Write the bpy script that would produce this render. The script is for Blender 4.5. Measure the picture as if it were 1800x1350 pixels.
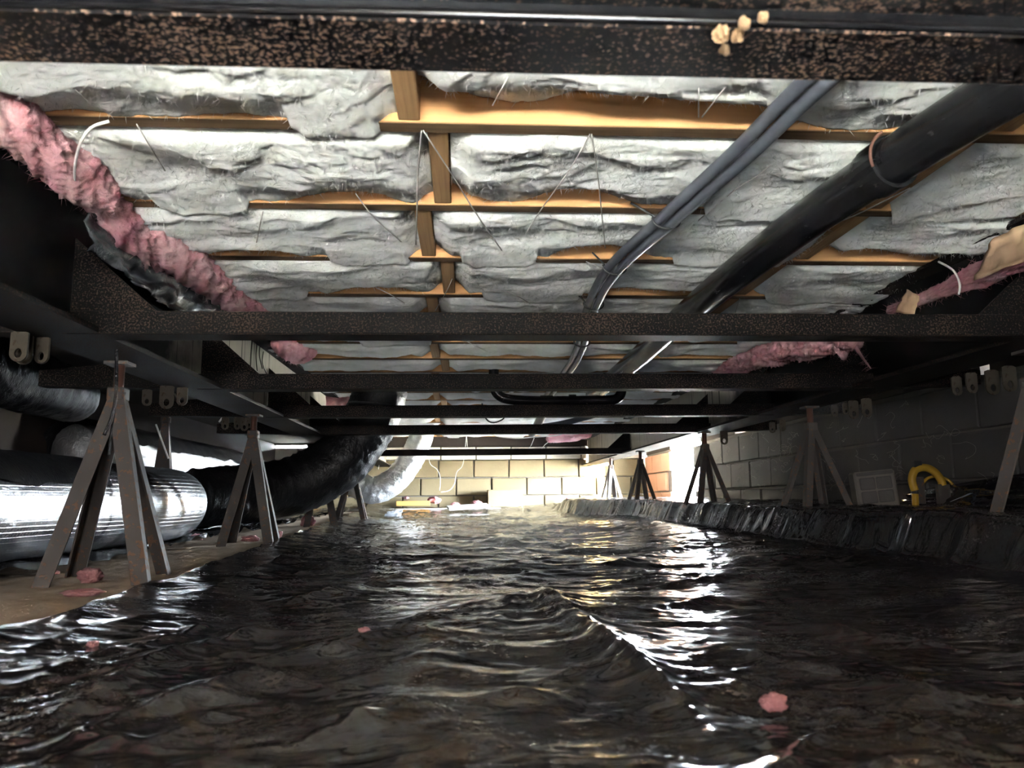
import bpy, bmesh, math, random
import numpy as np
from mathutils import Vector, Matrix
random.seed(7)
R = math.radians
S = bpy.context.scene
COL = S.collection
for o in list(bpy.data.objects):
    bpy.data.objects.remove(o)

# ------------------------------------------------------------------ camera
F_PX, CAM_H = 1380.0, 0.20
YAW, PITCH, ROLL = R(3.55), R(8.3), R(-0.6)
_fw = Vector((math.sin(YAW)*math.cos(PITCH), math.cos(YAW)*math.cos(PITCH), math.sin(PITCH)))
_r = Vector((math.cos(YAW), -math.sin(YAW), 0)); _u = _r.cross(_fw)
_r, _u = (math.cos(ROLL)*_r + math.sin(ROLL)*_u), (-math.sin(ROLL)*_r + math.cos(ROLL)*_u)
cam = bpy.data.cameras.new('camera'); camo = bpy.data.objects.new('camera', cam); COL.objects.link(camo)
cam.sensor_width = 36.0; cam.lens = F_PX/1800*36; cam.clip_start = 0.02
camo.matrix_world = Matrix(((_r.x,_u.x,-_fw.x,0),(_r.y,_u.y,-_fw.y,0),(_r.z,_u.z,-_fw.z,CAM_H),(0,0,0,1)))
cam.dof.use_dof = True; cam.dof.focus_distance = 3.0; cam.dof.aperture_fstop = 9.0
S.camera = camo
ORG = Vector((0,0,CAM_H))
def ray(x, y): return _fw + _r*((x-900)/F_PX) + _u*((675-y)/F_PX)
def atz(x, y, z): d = ray(x,y); return ORG + d*((z-CAM_H)/d.z)
def aty(x, y, Y): d = ray(x,y); return ORG + d*(Y/d.y)
def atx(x, y, X): d = ray(x,y); return ORG + d*(X/d.x)

# ------------------------------------------------------------------ world, sun, daylight
W = bpy.data.worlds.new('world'); S.world = W; W.use_nodes = True
bg = W.node_tree.nodes['Background']; bg.inputs['Color'].default_value = (0.80, 0.90, 1.0, 1); bg.inputs['Strength'].default_value = 6.2
sun = bpy.data.lights.new('sun', 'SUN'); sun.energy = 4.0; sun.angle = R(0.6); sun.color = (1.0, 0.86, 0.62)
suno = bpy.data.objects.new('sun', sun); COL.objects.link(suno)
suno.rotation_euler = Vector((-0.87, 2.05, -0.17)).to_track_quat('-Z', 'Y').to_euler()
# added fill light behind the camera, standing in for daylight at the back opening
al = bpy.data.lights.new('access_fill', 'AREA'); al.shape = 'RECTANGLE'; al.size = 1.5; al.size_y = 0.34; al.energy = 0.36; al.color = (0.97, 0.98, 1.0)
alo = bpy.data.objects.new('access_fill', al); COL.objects.link(alo)
alo.location = (-0.45, -1.60, 0.40); alo.rotation_euler = Vector((0, 1, 0.55)).to_track_quat('-Z', 'Y').to_euler()
# sky portal in the doorway (guides sky sampling only)
pl = bpy.data.lights.new('doorway_portal', 'AREA'); pl.shape = 'RECTANGLE'; pl.size = 1.05; pl.size_y = 1.0; pl.cycles.is_portal = True
plo = bpy.data.objects.new('doorway_portal', pl); COL.objects.link(plo)
plo.location = (2.34, 7.5, 0.5); plo.rotation_euler = Vector((-1,0,0)).to_track_quat('-Z','Y').to_euler()
S.view_settings.view_transform = 'Standard'; S.view_settings.look = 'None'; S.view_settings.exposure = 6.95; S.view_settings.gamma = 1.0
S.view_settings.use_curve_mapping = False

# ------------------------------------------------------------------ numpy noise
def _grad(ix, iy, seed):
    h = (ix*374761393 + iy*668265263 + seed*974634131) & 0xffffffff
    h = ((h ^ (h >> 13)) * 1274126177) & 0xffffffff
    a = ((h ^ (h >> 16)) & 0xffff) / 65536.0 * 2*np.pi
    return np.cos(a), np.sin(a)
def perlin(x, y, seed=0):
    x = np.asarray(x, float); y = np.asarray(y, float)
    ix = np.floor(x).astype(np.int64); iy = np.floor(y).astype(np.int64); fx = x-ix; fy = y-iy
    u = fx*fx*fx*(fx*(fx*6-15)+10); v = fy*fy*fy*(fy*(fy*6-15)+10)
    def g(dx, dy):
        a, b = _grad(ix+dx, iy+dy, seed); return a*(fx-dx)+b*(fy-dy)
    return ((g(0,0)*(1-u)+g(1,0)*u)*(1-v) + (g(0,1)*(1-u)+g(1,1)*u)*v)*1.5
def fbm(x, y, seed=0, o=4, g=0.5):
    s = 0; a = 1; t = 0
    for k in range(o):
        s = s + a*perlin(x*2**k, y*2**k, seed+k*17); t += a; a *= g
    return s/t
def ridge(x, y, seed=0): return 1-np.abs(perlin(x, y, seed))*2
def sstep(a, b, x): t = np.clip((x-a)/(b-a), 0, 1); return t*t*(3-2*t)

# ------------------------------------------------------------------ object helpers
def tag(o, label=None, cat=None, group=None, kind=None):
    if label: o['label'] = label
    if cat: o['category'] = cat
    if group: o['group'] = group
    if kind: o['kind'] = kind
    return o
def link(name, me, mat, parent=None):
    o = bpy.data.objects.new(name, me); COL.objects.link(o)
    if mat is not None and not me.materials: me.materials.append(mat)
    if parent is not None: o.parent = parent
    return o
def empty(name, loc=(0,0,0)):
    o = bpy.data.objects.new(name, None); COL.objects.link(o); o.location = loc; o.empty_display_size = 0.05; return o
class MB:
    def __init__(s): s.v = []; s.f = []
    def add(s, v, f):
        n = len(s.v); s.v += [tuple(p) for p in v]; s.f += [tuple(i+n for i in q) for q in f]; return s
    def box(s, a, b, bev=0.0):
        (x0,y0,z0),(x1,y1,z1) = a, b
        v = [(x0,y0,z0),(x1,y0,z0),(x1,y1,z0),(x0,y1,z0),(x0,y0,z1),(x1,y0,z1),(x1,y1,z1),(x0,y1,z1)]
        return s.add(v, [(0,3,2,1),(4,5,6,7),(0,1,5,4),(1,2,6,5),(2,3,7,6),(3,0,4,7)])
    def prism(s, pts, vec):            # polygon swept along vec
        n = len(pts); vec = Vector(vec); p = [Vector(q) for q in pts]
        f = [tuple(range(n-1,-1,-1)), tuple(range(n, 2*n))] + [(i,(i+1)%n,n+(i+1)%n,n+i) for i in range(n)]
        return s.add(p+[q+vec for q in p], f)
    def tube(s, path, r, seg=10, cap=True, rfun=None):
        P = [Vector(p) for p in path]; n = len(P); up = Vector((0,0,1)); rings = []
        prev = None
        for i in range(n):
            t = (P[min(i+1,n-1)]-P[max(i-1,0)]).normalized()
            if prev is None:
                a = up if abs(t.z) < 0.9 else Vector((1,0,0)); e = t.cross(a).normalized()
            else:
                e = (prev - t*prev.dot(t)).normalized()
            prev = e; b = e.cross(t)
            rr = r[i] if isinstance(r, (list, tuple, np.ndarray)) else r
            ring = []
            for k in range(seg):
                an = 2*math.pi*k/seg; q = rr*(rfun(i, k) if rfun else 1.0)
                ring.append(P[i] + e*(q*math.cos(an)) + b*(q*math.sin(an)))
            rings += ring
        f = [(i*seg+k, i*seg+(k+1)%seg, (i+1)*seg+(k+1)%seg, (i+1)*seg+k) for i in range(n-1) for k in range(seg)]
        if cap: f += [tuple(range(seg-1,-1,-1)), tuple((n-1)*seg+k for k in range(seg))]
        return s.add(rings, f)
    def build(s, name, mat, parent=None, smooth=False, bev=0.0):
        me = bpy.data.meshes.new(name); me.from_pydata(s.v, [], s.f); me.update()
        bm = bmesh.new(); bm.from_mesh(me)
        bmesh.ops.recalc_face_normals(bm, faces=bm.faces)
        if bev: bmesh.ops.bevel(bm, geom=list(bm.edges), offset=bev, segments=1, affect='EDGES', profile=0.5)
        bm.to_mesh(me); bm.free()
        if smooth: me.polygons.foreach_set('use_smooth', [True]*len(me.polygons))
        return link(name, me, mat, parent)
def smooth_path(pts, sub=8):
    P = [Vector(p) for p in pts]; out = []
    for i in range(len(P)-1):
        p0, p1, p2, p3 = P[max(i-1,0)], P[i], P[i+1], P[min(i+2,len(P)-1)]
        for k in range(sub):
            t = k/sub
            out.append(0.5*((2*p1)+(p2-p0)*t+(2*p0-5*p1+4*p2-p3)*t*t+(3*p1-p0-3*p2+p3)*t**3))
    out.append(P[-1]); return out
def resample(path, step):
    out = [path[0]]; acc = 0
    for a, b in zip(path[:-1], path[1:]):
        d = (b-a).length
        while acc + d >= step:
            t = (step-acc)/d; a = a + (b-a)*t; out.append(a); d = (b-a).length; acc = 0
        acc += d
    out.append(path[-1]); return out
def grid_mesh(name, X, Y, Z, mat, parent=None):
    ny, nx = X.shape
    me = bpy.data.meshes.new(name)
    co = np.stack([X, Y, Z], -1).reshape(-1, 3).astype(np.float32)
    idx = np.arange(nx*ny).reshape(ny, nx)
    q = np.stack([idx[:-1,:-1], idx[:-1,1:], idx[1:,1:], idx[1:,:-1]], -1).reshape(-1, 4)
    me.vertices.add(len(co)); me.vertices.foreach_set('co', co.ravel())
    me.loops.add(q.size); me.loops.foreach_set('vertex_index', q.ravel().astype(np.int32))
    me.polygons.add(len(q)); me.polygons.foreach_set('loop_start', (np.arange(len(q))*4).astype(np.int32))
    me.polygons.foreach_set('use_smooth', np.ones(len(q), bool)); me.update(calc_edges=True)
    return link(name, me, mat, parent)

# ------------------------------------------------------------------ materials
class NT:
    def __init__(s, name):
        s.m = bpy.data.materials.new(name); s.m.use_nodes = True; s.t = s.m.node_tree; s.n = s.t.nodes
        s.b = s.n['Principled BSDF']; s.tc = s.n.new('ShaderNodeTexCoord')
    def mapn(s, scale=(1,1,1), src='Object', loc=(0,0,0), rot=(0,0,0)):
        m = s.n.new('ShaderNodeMapping'); s.t.links.new(s.tc.outputs[src], m.inputs['Vector'])
        m.inputs['Scale'].default_value = scale; m.inputs['Location'].default_value = loc; m.inputs['Rotation'].default_value = rot
        return m.outputs['Vector']
    def noise(s, vec, scale, detail=4, rough=0.55, dist=0.0):
        n = s.n.new('ShaderNodeTexNoise'); s.t.links.new(vec, n.inputs['Vector'])
        n.inputs['Scale'].default_value = scale; n.inputs['Detail'].default_value = detail
        n.inputs['Roughness'].default_value = rough; n.inputs['Distortion'].default_value = dist
        return n.outputs['Fac']
    def ramp(s, fac, stops):
        r = s.n.new('ShaderNodeValToRGB'); s.t.links.new(fac, r.inputs['Fac']); e = r.color_ramp.elements
        while len(e) < len(stops): e.new(0.5)
        for k, (p, c) in enumerate(stops):
            e[k].position = p; e[k].color = (c if hasattr(c, '__len__') else (c,c,c)) + ((1,) if (not hasattr(c,'__len__') or len(c) == 3) else ()) if hasattr(c,'__len__') else (c,c,c,1)
        return r.outputs['Color']
    def mix(s, fac, a, b, mode='MIX'):
        m = s.n.new('ShaderNodeMix'); m.data_type = 'RGBA'; m.blend_type = mode
        for i, v in ((0, fac), (6, a), (7, b)):
            if isinstance(v, bpy.types.NodeSocket): s.t.links.new(v, m.inputs[i])
            elif i == 0: m.inputs[0].default_value = v
            else: m.inputs[i].default_value = tuple(v)+(1,)
        return m.outputs[2]
    def math(s, op, a, b=0.0):
        m = s.n.new('ShaderNodeMath'); m.operation = op
        for i, v in ((0,a),(1,b)):
            if isinstance(v, bpy.types.NodeSocket): s.t.links.new(v, m.inputs[i])
            else: m.inputs[i].default_value = v
        return m.outputs[0]
    def set(s, k, v):
        if isinstance(v, bpy.types.NodeSocket): s.t.links.new(v, s.b.inputs[k])
        else: s.b.inputs[k].default_value = (tuple(v)+(1,)) if hasattr(v,'__len__') and len(v) == 3 else v
        return s
    def bump(s, h, strength=0.4, dist=0.005):
        b = s.n.new('ShaderNodeBump'); s.t.links.new(h, b.inputs['Height']); b.inputs['Strength'].default_value = strength; b.inputs['Distance'].default_value = dist
        s.t.links.new(b.outputs['Normal'], s.b.inputs['Normal']); return s
    def rnd(s):
        o = s.n.new('ShaderNodeObjectInfo'); return o.outputs['Random']

def m_insul(name, c1, c2, c3, bs=.75):
    t = NT(name); v = t.mapn()
    a = t.noise(v, 9, 5, .6, .6); c = t.ramp(a, [(.30, c3), (.5, c2), (.68, c1)])
    t.set('Base Color', c).set('Roughness', 1.0).set('Specular IOR Level', .0).set('Subsurface Weight', .5)
    t.b.inputs['Subsurface Radius'].default_value = (.012,.012,.012); t.b.inputs['Subsurface Scale'].default_value = 1.0
    f1 = t.noise(t.mapn((90, 150, 90)), 1.0, 6, .75, 1.0); f2 = t.noise(v, 42, 8, .72, .8)
    t.bump(t.math('ADD', t.math('MULTIPLY', f1, .5), f2), bs, .010); return t.m
M_WHITE = m_insul('white_fibreglass', (.80,.80,.80), (.72,.73,.72), (.66,.67,.62))
M_PINK = m_insul('pink_fibreglass', (.84,.56,.56), (.78,.42,.45), (.70,.30,.36), 1.0)
def m_wood(name, c1, c2, sc=(1.5, 40, 40), rough=.7):
    t = NT(name); v = t.mapn(sc); n = t.noise(v, 1.2, 6, .6, .8)
    k = t.noise(t.mapn(), 3.0, 3); c = t.mix(t.math('MULTIPLY', k, .5), t.ramp(n, [(.3, c2), (.55, c1), (.8, c2)]), c2)
    t.set('Base Color', c).set('Roughness', rough).set('Specular IOR Level', .2); t.bump(n, .25, .002); return t.m
def m_joist():
    t = NT('joist_lumber'); n = t.noise(t.mapn((1.5,40,40)), 1.2, 6, .6, .8); k = t.noise(t.mapn(), 3.0, 3)
    sx = t.n.new('ShaderNodeSeparateXYZ'); t.t.links.new(t.tc.outputs['Object'], sx.inputs[0])
    face = t.mix(k, t.ramp(n, [(.3, (.46,.22,.09)), (.55, (.62,.34,.15)), (.8, (.50,.25,.10))]), (.52,.27,.12))
    under = t.ramp(n, [(.3, (.075,.045,.024)), (.6, (.15,.092,.05)), (.8, (.10,.06,.03))])      # darker brown bottom edge
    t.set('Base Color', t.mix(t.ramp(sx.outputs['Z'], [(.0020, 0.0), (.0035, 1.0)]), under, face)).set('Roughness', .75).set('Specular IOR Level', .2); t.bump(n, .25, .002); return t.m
M_JOIST = m_joist()
M_PINK2 = m_insul('darker_pink_fibreglass', (.52,.30,.29), (.46,.23,.24), (.38,.17,.18), 1.0)  # darker copy of the pink fibreglass, keeps strongly lit scraps from washing out
M_BLOCKING = m_wood('blocking_lumber', (.42,.25,.12), (.27,.15,.07), (40, 1.5, 40))
M_PLANK = m_wood('orange_plank', (.62,.33,.10), (.5,.24,.07))
def m_steel(name, base, speck, thr=.60, sc=150, rough=.38, spec=.12):
    t = NT(name); v = t.mapn(); n = t.noise(v, sc, 3, .6); big = t.noise(v, 5, 4, .6)
    f = t.math('ADD', n, t.math('MULTIPLY', t.math('SUBTRACT', big, .5), .35))
    k = t.ramp(f, [(thr-.02, 0.0), (thr+.02, 1.0)])
    t.set('Base Color', t.mix(k, base, speck)).set('Roughness', t.mix(k, (rough,)*3, (.9,)*3)).set('Metallic', 0.0).set('Specular IOR Level', spec)
    t.bump(k, .25, .002); return t.m
M_STEEL = m_steel('black_chassis_steel', (.010,.009,.010), (.30,.19,.135), .585, 240, .3, .3)
M_STEEL2 = m_steel('rusty_chassis_steel', (.002,.0018,.0018), (.048,.032,.025), .565, 230, .6)
M_STAND = m_steel('pier_steel', (.085,.076,.07), (.15,.09,.06), .60, 60, .5)
M_STRAP = m_steel('galvanised_strap', (.055,.046,.035), (.04,.026,.018), .62, 70, .6)
def m_web(name, cream_y):  # near-black at the near end, cream beyond with tar drips
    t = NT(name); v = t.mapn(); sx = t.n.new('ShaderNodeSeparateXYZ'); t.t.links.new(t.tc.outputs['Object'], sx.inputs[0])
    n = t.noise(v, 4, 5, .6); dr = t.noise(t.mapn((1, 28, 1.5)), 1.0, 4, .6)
    e = t.math('ADD', t.math('SUBTRACT', sx.outputs['Y'], cream_y), t.math('MULTIPLY', t.math('SUBTRACT', n, .5), 1.2))
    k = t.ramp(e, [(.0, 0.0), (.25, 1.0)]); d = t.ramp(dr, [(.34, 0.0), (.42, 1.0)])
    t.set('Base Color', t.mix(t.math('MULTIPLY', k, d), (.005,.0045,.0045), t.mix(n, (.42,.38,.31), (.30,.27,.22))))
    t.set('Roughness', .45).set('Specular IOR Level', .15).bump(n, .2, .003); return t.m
M_WEB = m_web('black_to_cream_beam_paint', 2.45)
M_WEBR = m_web('black_to_cream_beam_paint_other', 4.0)
def m_poly(name, dust=.5, rough=.17, wr=1.0, spec=.75, crumple=False, w2a=.35):
    t = NT(name); v = t.mapn()
    d1 = t.noise(v, 4.0, 7, .68, .6); d2 = t.noise(v, 120, 4, .7)
    k = t.math('MULTIPLY', t.ramp(d1, [(.40, 0.0), (.66, dust)]), t.ramp(d2, [(.40, .12), (.66, 1.0)]))
    sp = t.ramp(t.noise(v, 420, 1, .5), [(.72, 0.0), (.76, 1.0)])
    spm = t.math('MULTIPLY', sp, t.ramp(t.noise(v, 2.2, 3), [(.48, 0.0), (.62, .9)]))
    c = t.mix(spm, t.mix(k, (.010,.010,.011), (.115,.10,.094)), (.42,.32,.22))
    t.set('Base Color', c).set('Roughness', t.mix(k, (rough,)*3, (.8,)*3)).set('Specular IOR Level', t.mix(k, (spec,)*3, (spec*.15,)*3))
    if not crumple:
        w = t.noise(t.mapn((45, 110, 45)), 1.0, 5, .6, 1.0); w2 = t.noise(v, 10, 5, .6, 1.5)
        t.bump(t.math('ADD', t.math('MULTIPLY', w, .5), t.math('MULTIPLY', w2, w2a)), .35*wr, .008); return t.m
    # crumpled film: folded facets (cell distances on a warped plane) at three sizes
    nz = t.n.new('ShaderNodeTexNoise'); nz.inputs['Scale'].default_value = 3.5; nz.inputs['Detail'].default_value = 3; t.t.links.new(t.tc.outputs['Object'], nz.inputs['Vector'])
    h = None
    for sc, amp, rz in (((5,13,5), 1.0, .2), ((13,30,13), .42, -.25), ((34,70,34), .16, .35)):
        mp = t.n.new('ShaderNodeVectorMath'); mp.operation = 'MULTIPLY_ADD'; t.t.links.new(nz.outputs['Color'], mp.inputs[0]); mp.inputs[1].default_value = (.22,.22,.0); t.t.links.new(t.mapn((1,1,1), rot=(0,0,rz)), mp.inputs[2])
        ms = t.n.new('ShaderNodeVectorMath'); ms.operation = 'MULTIPLY'; t.t.links.new(mp.outputs[0], ms.inputs[0]); ms.inputs[1].default_value = sc
        vo = t.n.new('ShaderNodeTexVoronoi'); vo.voronoi_dimensions = '2D'; vo.inputs['Scale'].default_value = 1.0; t.t.links.new(ms.outputs[0], vo.inputs['Vector'])
        k2 = t.math('MULTIPLY', vo.outputs['Distance'], amp); h = k2 if h is None else t.math('ADD', h, k2)
    t.bump(h, wr, .010); return t.m
M_POLY = m_poly('black_polythene', .55, .09, .18, 1.0, True)
M_WRAP = m_poly('black_duct_wrap', .0, .28, 3.2, .28)
M_TAR = m_poly('glossy_black_tar', .0, .14, 5.0, .6, False, .25)
def m_foil(name, scrim=False):
    t = NT(name); v = t.mapn()
    n = t.noise(t.mapn((26,26,26)), 1.0, 6, .65, 1.5); n2 = t.noise(v, 8, 4)
    t.set('Base Color', t.mix(t.ramp(n2, [(.4, 0.0), (.75, 1.0)]), (.80,.81,.83), (.60,.61,.62))).set('Metallic', 1.0 if scrim else .65).set('Roughness', .27 if scrim else .36)
    if scrim:      # brown water-stain rings around the jacket
        sx = t.n.new('ShaderNodeSeparateXYZ'); t.t.links.new(t.tc.outputs['Object'], sx.inputs[0])
        yy = t.math('ADD', sx.outputs['Y'], t.math('MULTIPLY', t.math('SUBTRACT', n2, .5), .25))
        st = None
        for yc, wd in ((2.92, .06), (3.06, .035), (2.72, .03)):
            g = t.ramp(t.math('DIVIDE', t.math('ABSOLUTE', t.math('SUBTRACT', yy, yc)), wd), [(.3, .75), (1.0, 0.0)]); st = g if st is None else t.math('MAXIMUM', st, g)
        t.set('Base Color', t.mix(st, t.mix(t.ramp(n2, [(.4, 0.0), (.75, 1.0)]), (.80,.81,.83), (.60,.61,.62)), (.07,.055,.045)))
        wv = []
        for ax in ((0,1,0), (0,0,1)):
            w = t.n.new('ShaderNodeTexWave'); w.wave_type = 'BANDS'; w.bands_direction = 'Y' if ax[1] else 'Z'
            w.inputs['Scale'].default_value = 22; t.t.links.new(v, w.inputs['Vector']); wv.append(t.ramp(w.outputs['Fac'], [(.75, 0.0), (.95, 1.0)]))
        h = t.math('ADD', t.math('MULTIPLY', n, .8), t.math('MULTIPLY', t.math('MAXIMUM', wv[0], wv[1]), .35)); t.bump(h, .5, .006)
    else: t.bump(n, .9, .012)
    return t.m
M_FOIL = m_foil('crinkled_foil'); M_SCRIM = m_foil('scrim_foil', True)
def m_block(name, c1, c2):
    t = NT(name); v = t.mapn(); r = t.rnd(); n = t.noise(v, 6, 5, .6); g = t.noise(v, 140, 3, .6)
    c = t.mix(n, c1, c2); c = t.mix(t.math('MULTIPLY', r, .35), c, tuple(x*.72 for x in c2))
    t.set('Base Color', c).set('Roughness', .95).set('Specular IOR Level', .1); t.bump(t.math('ADD', g, t.math('MULTIPLY', n, 2)), .5, .004); return t.m
M_BLOCK = m_block('grey_concrete_block', (.12,.114,.108), (.085,.081,.078))
M_BLOCKFAR = m_block('buff_concrete_block', (.20,.16,.095), (.155,.125,.075))
M_BLOCKWHITE = m_block('white_block', (.66,.61,.52), (.58,.53,.45))  # whiter blocks for the top course of the far wall
M_BROWN = m_block('brown_block', (.46,.25,.17), (.38,.21,.14))
M_MORTAR = m_block('mortar', (.20,.18,.16), (.12,.11,.10))
M_CONC = m_block('footing_concrete', (.50,.40,.30), (.34,.265,.20))
M_FOOT = m_block('pale_footing', (.55,.54,.50), (.42,.42,.40))
M_DIRT = m_block('outdoor_ground', (.80,.72,.58), (.72,.65,.52))
def m_plain(name, c, rough=.5, metal=0.0, spec=.5, bump=None):
    t = NT(name); n = t.noise(t.mapn(), bump or 20, 4, .6)
    t.set('Base Color', t.mix(t.math('MULTIPLY', n, .6), c, tuple(x*.6 for x in c))).set('Roughness', rough).set('Metallic', metal).set('Specular IOR Level', spec)
    t.bump(n, .15, .003); return t.m
def m_abs():
    t = NT('black_drain_plastic'); v = t.mapn(); a = t.noise(t.mapn((60,14,60)), 1.0, 6, .7, 1.0); b = t.noise(v, 7, 3)
    k = t.math('MULTIPLY', t.ramp(a, [(.62, 0.0), (.70, 1.0)]), t.ramp(b, [(.52, 0.0), (.62, .8)]))
    t.set('Base Color', t.mix(k, (.010,.010,.011), (.20,.19,.18))).set('Roughness', t.mix(k, (.24,)*3, (.7,)*3)).set('Specular IOR Level', .35); t.bump(a, .08, .002); return t.m
M_ABS = m_abs()
M_GLOSS = m_plain('black_gloss_paint', (.008,.008,.009), .25)
M_PEX = m_plain('grey_water_pipe', (.10,.11,.135), .38)
M_TWINE = m_plain('pale_twine', (.55,.53,.50), .8)
M_BAND = m_plain('white_banding', (.75,.74,.72), .5)
M_DARK = m_plain('dark_plastic_tie', (.03,.03,.032), .4)
M_SUBFLOOR = m_wood('subfloor_board', (.40,.25,.12), (.30,.18,.09), (8,8,8))
M_RIM = m_plain('dark_rim_board', (.045,.035,.03), .85, spec=.1)
M_YELLOW = m_plain('yellow_hose_plastic', (.68,.40,.04), .45)
M_KRAFT = m_plain('tan_kraft_paper', (.62,.42,.26), .8)
M_BOARD = m_plain('white_foam_board', (.72,.72,.72), .7)
M_EGG = m_plain('cream_egg_sac', (.42,.27,.15), .9)
M_COB = m_plain('cobweb_silk', (.42,.39,.36), .9)
M_BAG = m_plain('pale_plastic_scrap', (.70,.76,.85), .3)
M_RUSTROD = m_plain('rusty_screw', (.10,.04,.025), .8)

# ================================================================== STRUCTURE
ZB, ZJ, ZC = 0.572, 0.877, 1.017          # chassis underside, joist underside, subfloor
XL, XR, YF, YB = -2.15, 2.11, 9.10, -1.70
IL, IR = -0.89, 1.44                      # the two long chassis beams
def zfoot(y): return 0.0 + 0.013*np.clip(y-2.0, 0, 8)
# outside ground and the subfloor overhead
tag(MB().box((-40,-40,-.20),(60,60,-.12)).build('ground', M_DIRT), kind='structure')
tag(MB().box((-4,-6.2,-.15),(8,-6.0,1.7)).build('wall_sun_blocker', M_RIM), kind='structure')  # added wall out of view, keeps low sun off the back opening
tag(MB().box((-2.35,-1.9,ZC),(2.35,9.35,ZC+.05)).build('ceiling', M_SUBFLOOR), kind='structure')

tag(MB().box((-2.3,-1.8,.845),(IL-.06,9.2,.87)).build('ceiling_belly', M_RIM), kind='structure')
tag(MB().box((IR+.075,-1.8,.845),(2.2,9.2,.87)).build('ceiling_belly', M_RIM), kind='structure')
def brick_mesh(name, l, h, d, mat, seed):
    rng = random.Random(seed); mb = MB(); mb.box((-d/2,-l/2,-h/2),(d/2,l/2,h/2))
    me = bpy.data.meshes.new(name); me.from_pydata(mb.v, [], mb.f); bm = bmesh.new(); bm.from_mesh(me)
    bmesh.ops.recalc_face_normals(bm, faces=bm.faces)
    bmesh.ops.bevel(bm, geom=list(bm.edges), offset=.006, segments=1, affect='EDGES', profile=.5)
    for v in bm.verts: v.co += Vector((rng.uniform(-.002,.002), rng.uniform(-.003,.003), rng.uniform(-.003,.003)))
    bm.to_mesh(me); bm.free(); me.materials.append(mat); return me
def block_wall(wall, axis, pos, a0, a1, z0, courses, mats, skip=None, off=0.0, course_h=.203):
    L = .406; lib = {}
    for c in range(courses):
        mat = mats(c) if callable(mats) else mats
        z = z0 + c*course_h + course_h/2
        s = a0 + off + (L/2 if c % 2 else 0) - L
        while s < a1:
            e0, e1 = max(s, a0), min(s+L, a1)
            if e1-e0 > .06 and not (skip and skip(e0, e1, z)):
                mt = mat((e0+e1)/2) if callable(mat) else mat
                full = abs(e1-e0-L) < .01
                key = (mt.name, round(e1-e0, 3), random.randrange(4) if full else 0)
                if key not in lib: lib[key] = brick_mesh('concrete_block', e1-e0-.013, course_h-.012, .09, mt, len(lib)+c*7)
                o = link('concrete_block', lib[key], None, wall)
                j = random.uniform(-.004, .004)
                if axis == 'x': o.location = (pos+.045+j, (e0+e1)/2, z)
                else: o.location = ((e0+e1)/2, pos+.045+j, z); o.rotation_euler = (0,0,R(90))
            s += L
# right wall, with the doorway at its far end
DY0, DY1 = 6.98, 8.02
mb = MB().box((XR+.03,YB,-.15),(XR+.20,DY0,.685)).box((XR+.03,DY1,-.15),(XR+.20,YF,.685))
wr = tag(mb.build('wall_right', M_MORTAR), kind='structure')
block_wall(wr, 'x', XR, YB, YF, .055-.203, 4, lambda c: (lambda y: M_BROWN if y > 7.9 else M_BLOCK), lambda a,b,z: a < DY1-.05 and b > DY0+.05 and not (b-.2 < DY0 or a+.2 > DY1) and True, .12)
mb = MB()
for a, b in ((YB, 3.02), (3.08,3.13), (3.34, 5.80), (6.05, DY0)): mb.box((XR+.02,a,.685),(XR+.16,b,.735))
tag(mb.build('trim_1', M_RIM), kind='structure')
tag(MB().box((XR+.02,YB,.735),(XR+.20,DY0,1.06)).box((XR+.02,DY1,.685),(XR+.20,YF,1.06)).build('trim_2', M_RIM), kind='structure')
# far wall
wf = tag(MB().box((XL-.2,YF+.05,-.15),(XR+.20,YF+.2,.80)).build('wall_far', M_MORTAR), kind='structure')
block_wall(wf, 'y', YF, XL, XR, .228-.406+.003, 4, lambda c: M_BLOCKFAR, None, .03, .2055)
block_wall(wf, 'y', YF-.012, XL, XR, .647, 1, lambda c: M_BLOCKWHITE, None, .26, .150)
tag(MB().box((-1.78,YF-.03,.80),(XR+.2,YF+.2,1.06)).box((XL-.2,YF-.03,.83),(-1.78,YF+.2,1.06)).build('trim_3', M_RIM), kind='structure')
tag(MB().box((XL-.2,YB,-.15),(XL,YF+.05,1.06)).build('wall_left', M_RIM), kind='structure')
# back wall, with an unseen access opening added to let light in
tag(MB().box((XL-.2,YB-.2,-.15),(-1.25,YB,1.06)).box((0.30,YB-.2,-.15),(XR+.2,YB,1.06)).box((-1.25,YB-.2,.58),(0.30,YB,1.06)).box((-1.25,YB-.2,-.15),(0.30,YB,.20)).build('wall_back', M_BLOCK), kind='structure')

# concrete strip under the left piers
ys = np.concatenate([np.linspace(YB, .6, 20), np.linspace(.62, 3.2, 240), np.linspace(3.25, 9.05, 150)]); xs = np.linspace(-1.62, -.55, 130)
X, Y = np.meshgrid(xs, ys)
Z = zfoot(Y) + .006*fbm(X*6, Y*6, 3, 4) + .003*fbm(X*40, Y*40, 5, 3) - .12*sstep(-1.45,-1.6,X)*0
Z = Z - .05*sstep(-1.5, -1.6, X) - .06*sstep(-.66, -.60, X + .055*np.clip(Y-1.5, 0, 6))
tag(grid_mesh('floor_footing', X, Y, Z, M_CONC), kind='structure')
# pale footing ledge at the far wall
tag(MB().box((-1.6,8.55,-.1),(.4,YF+.04,.105)).build('footing', M_FOOT, bev=.01), kind='structure')

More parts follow.
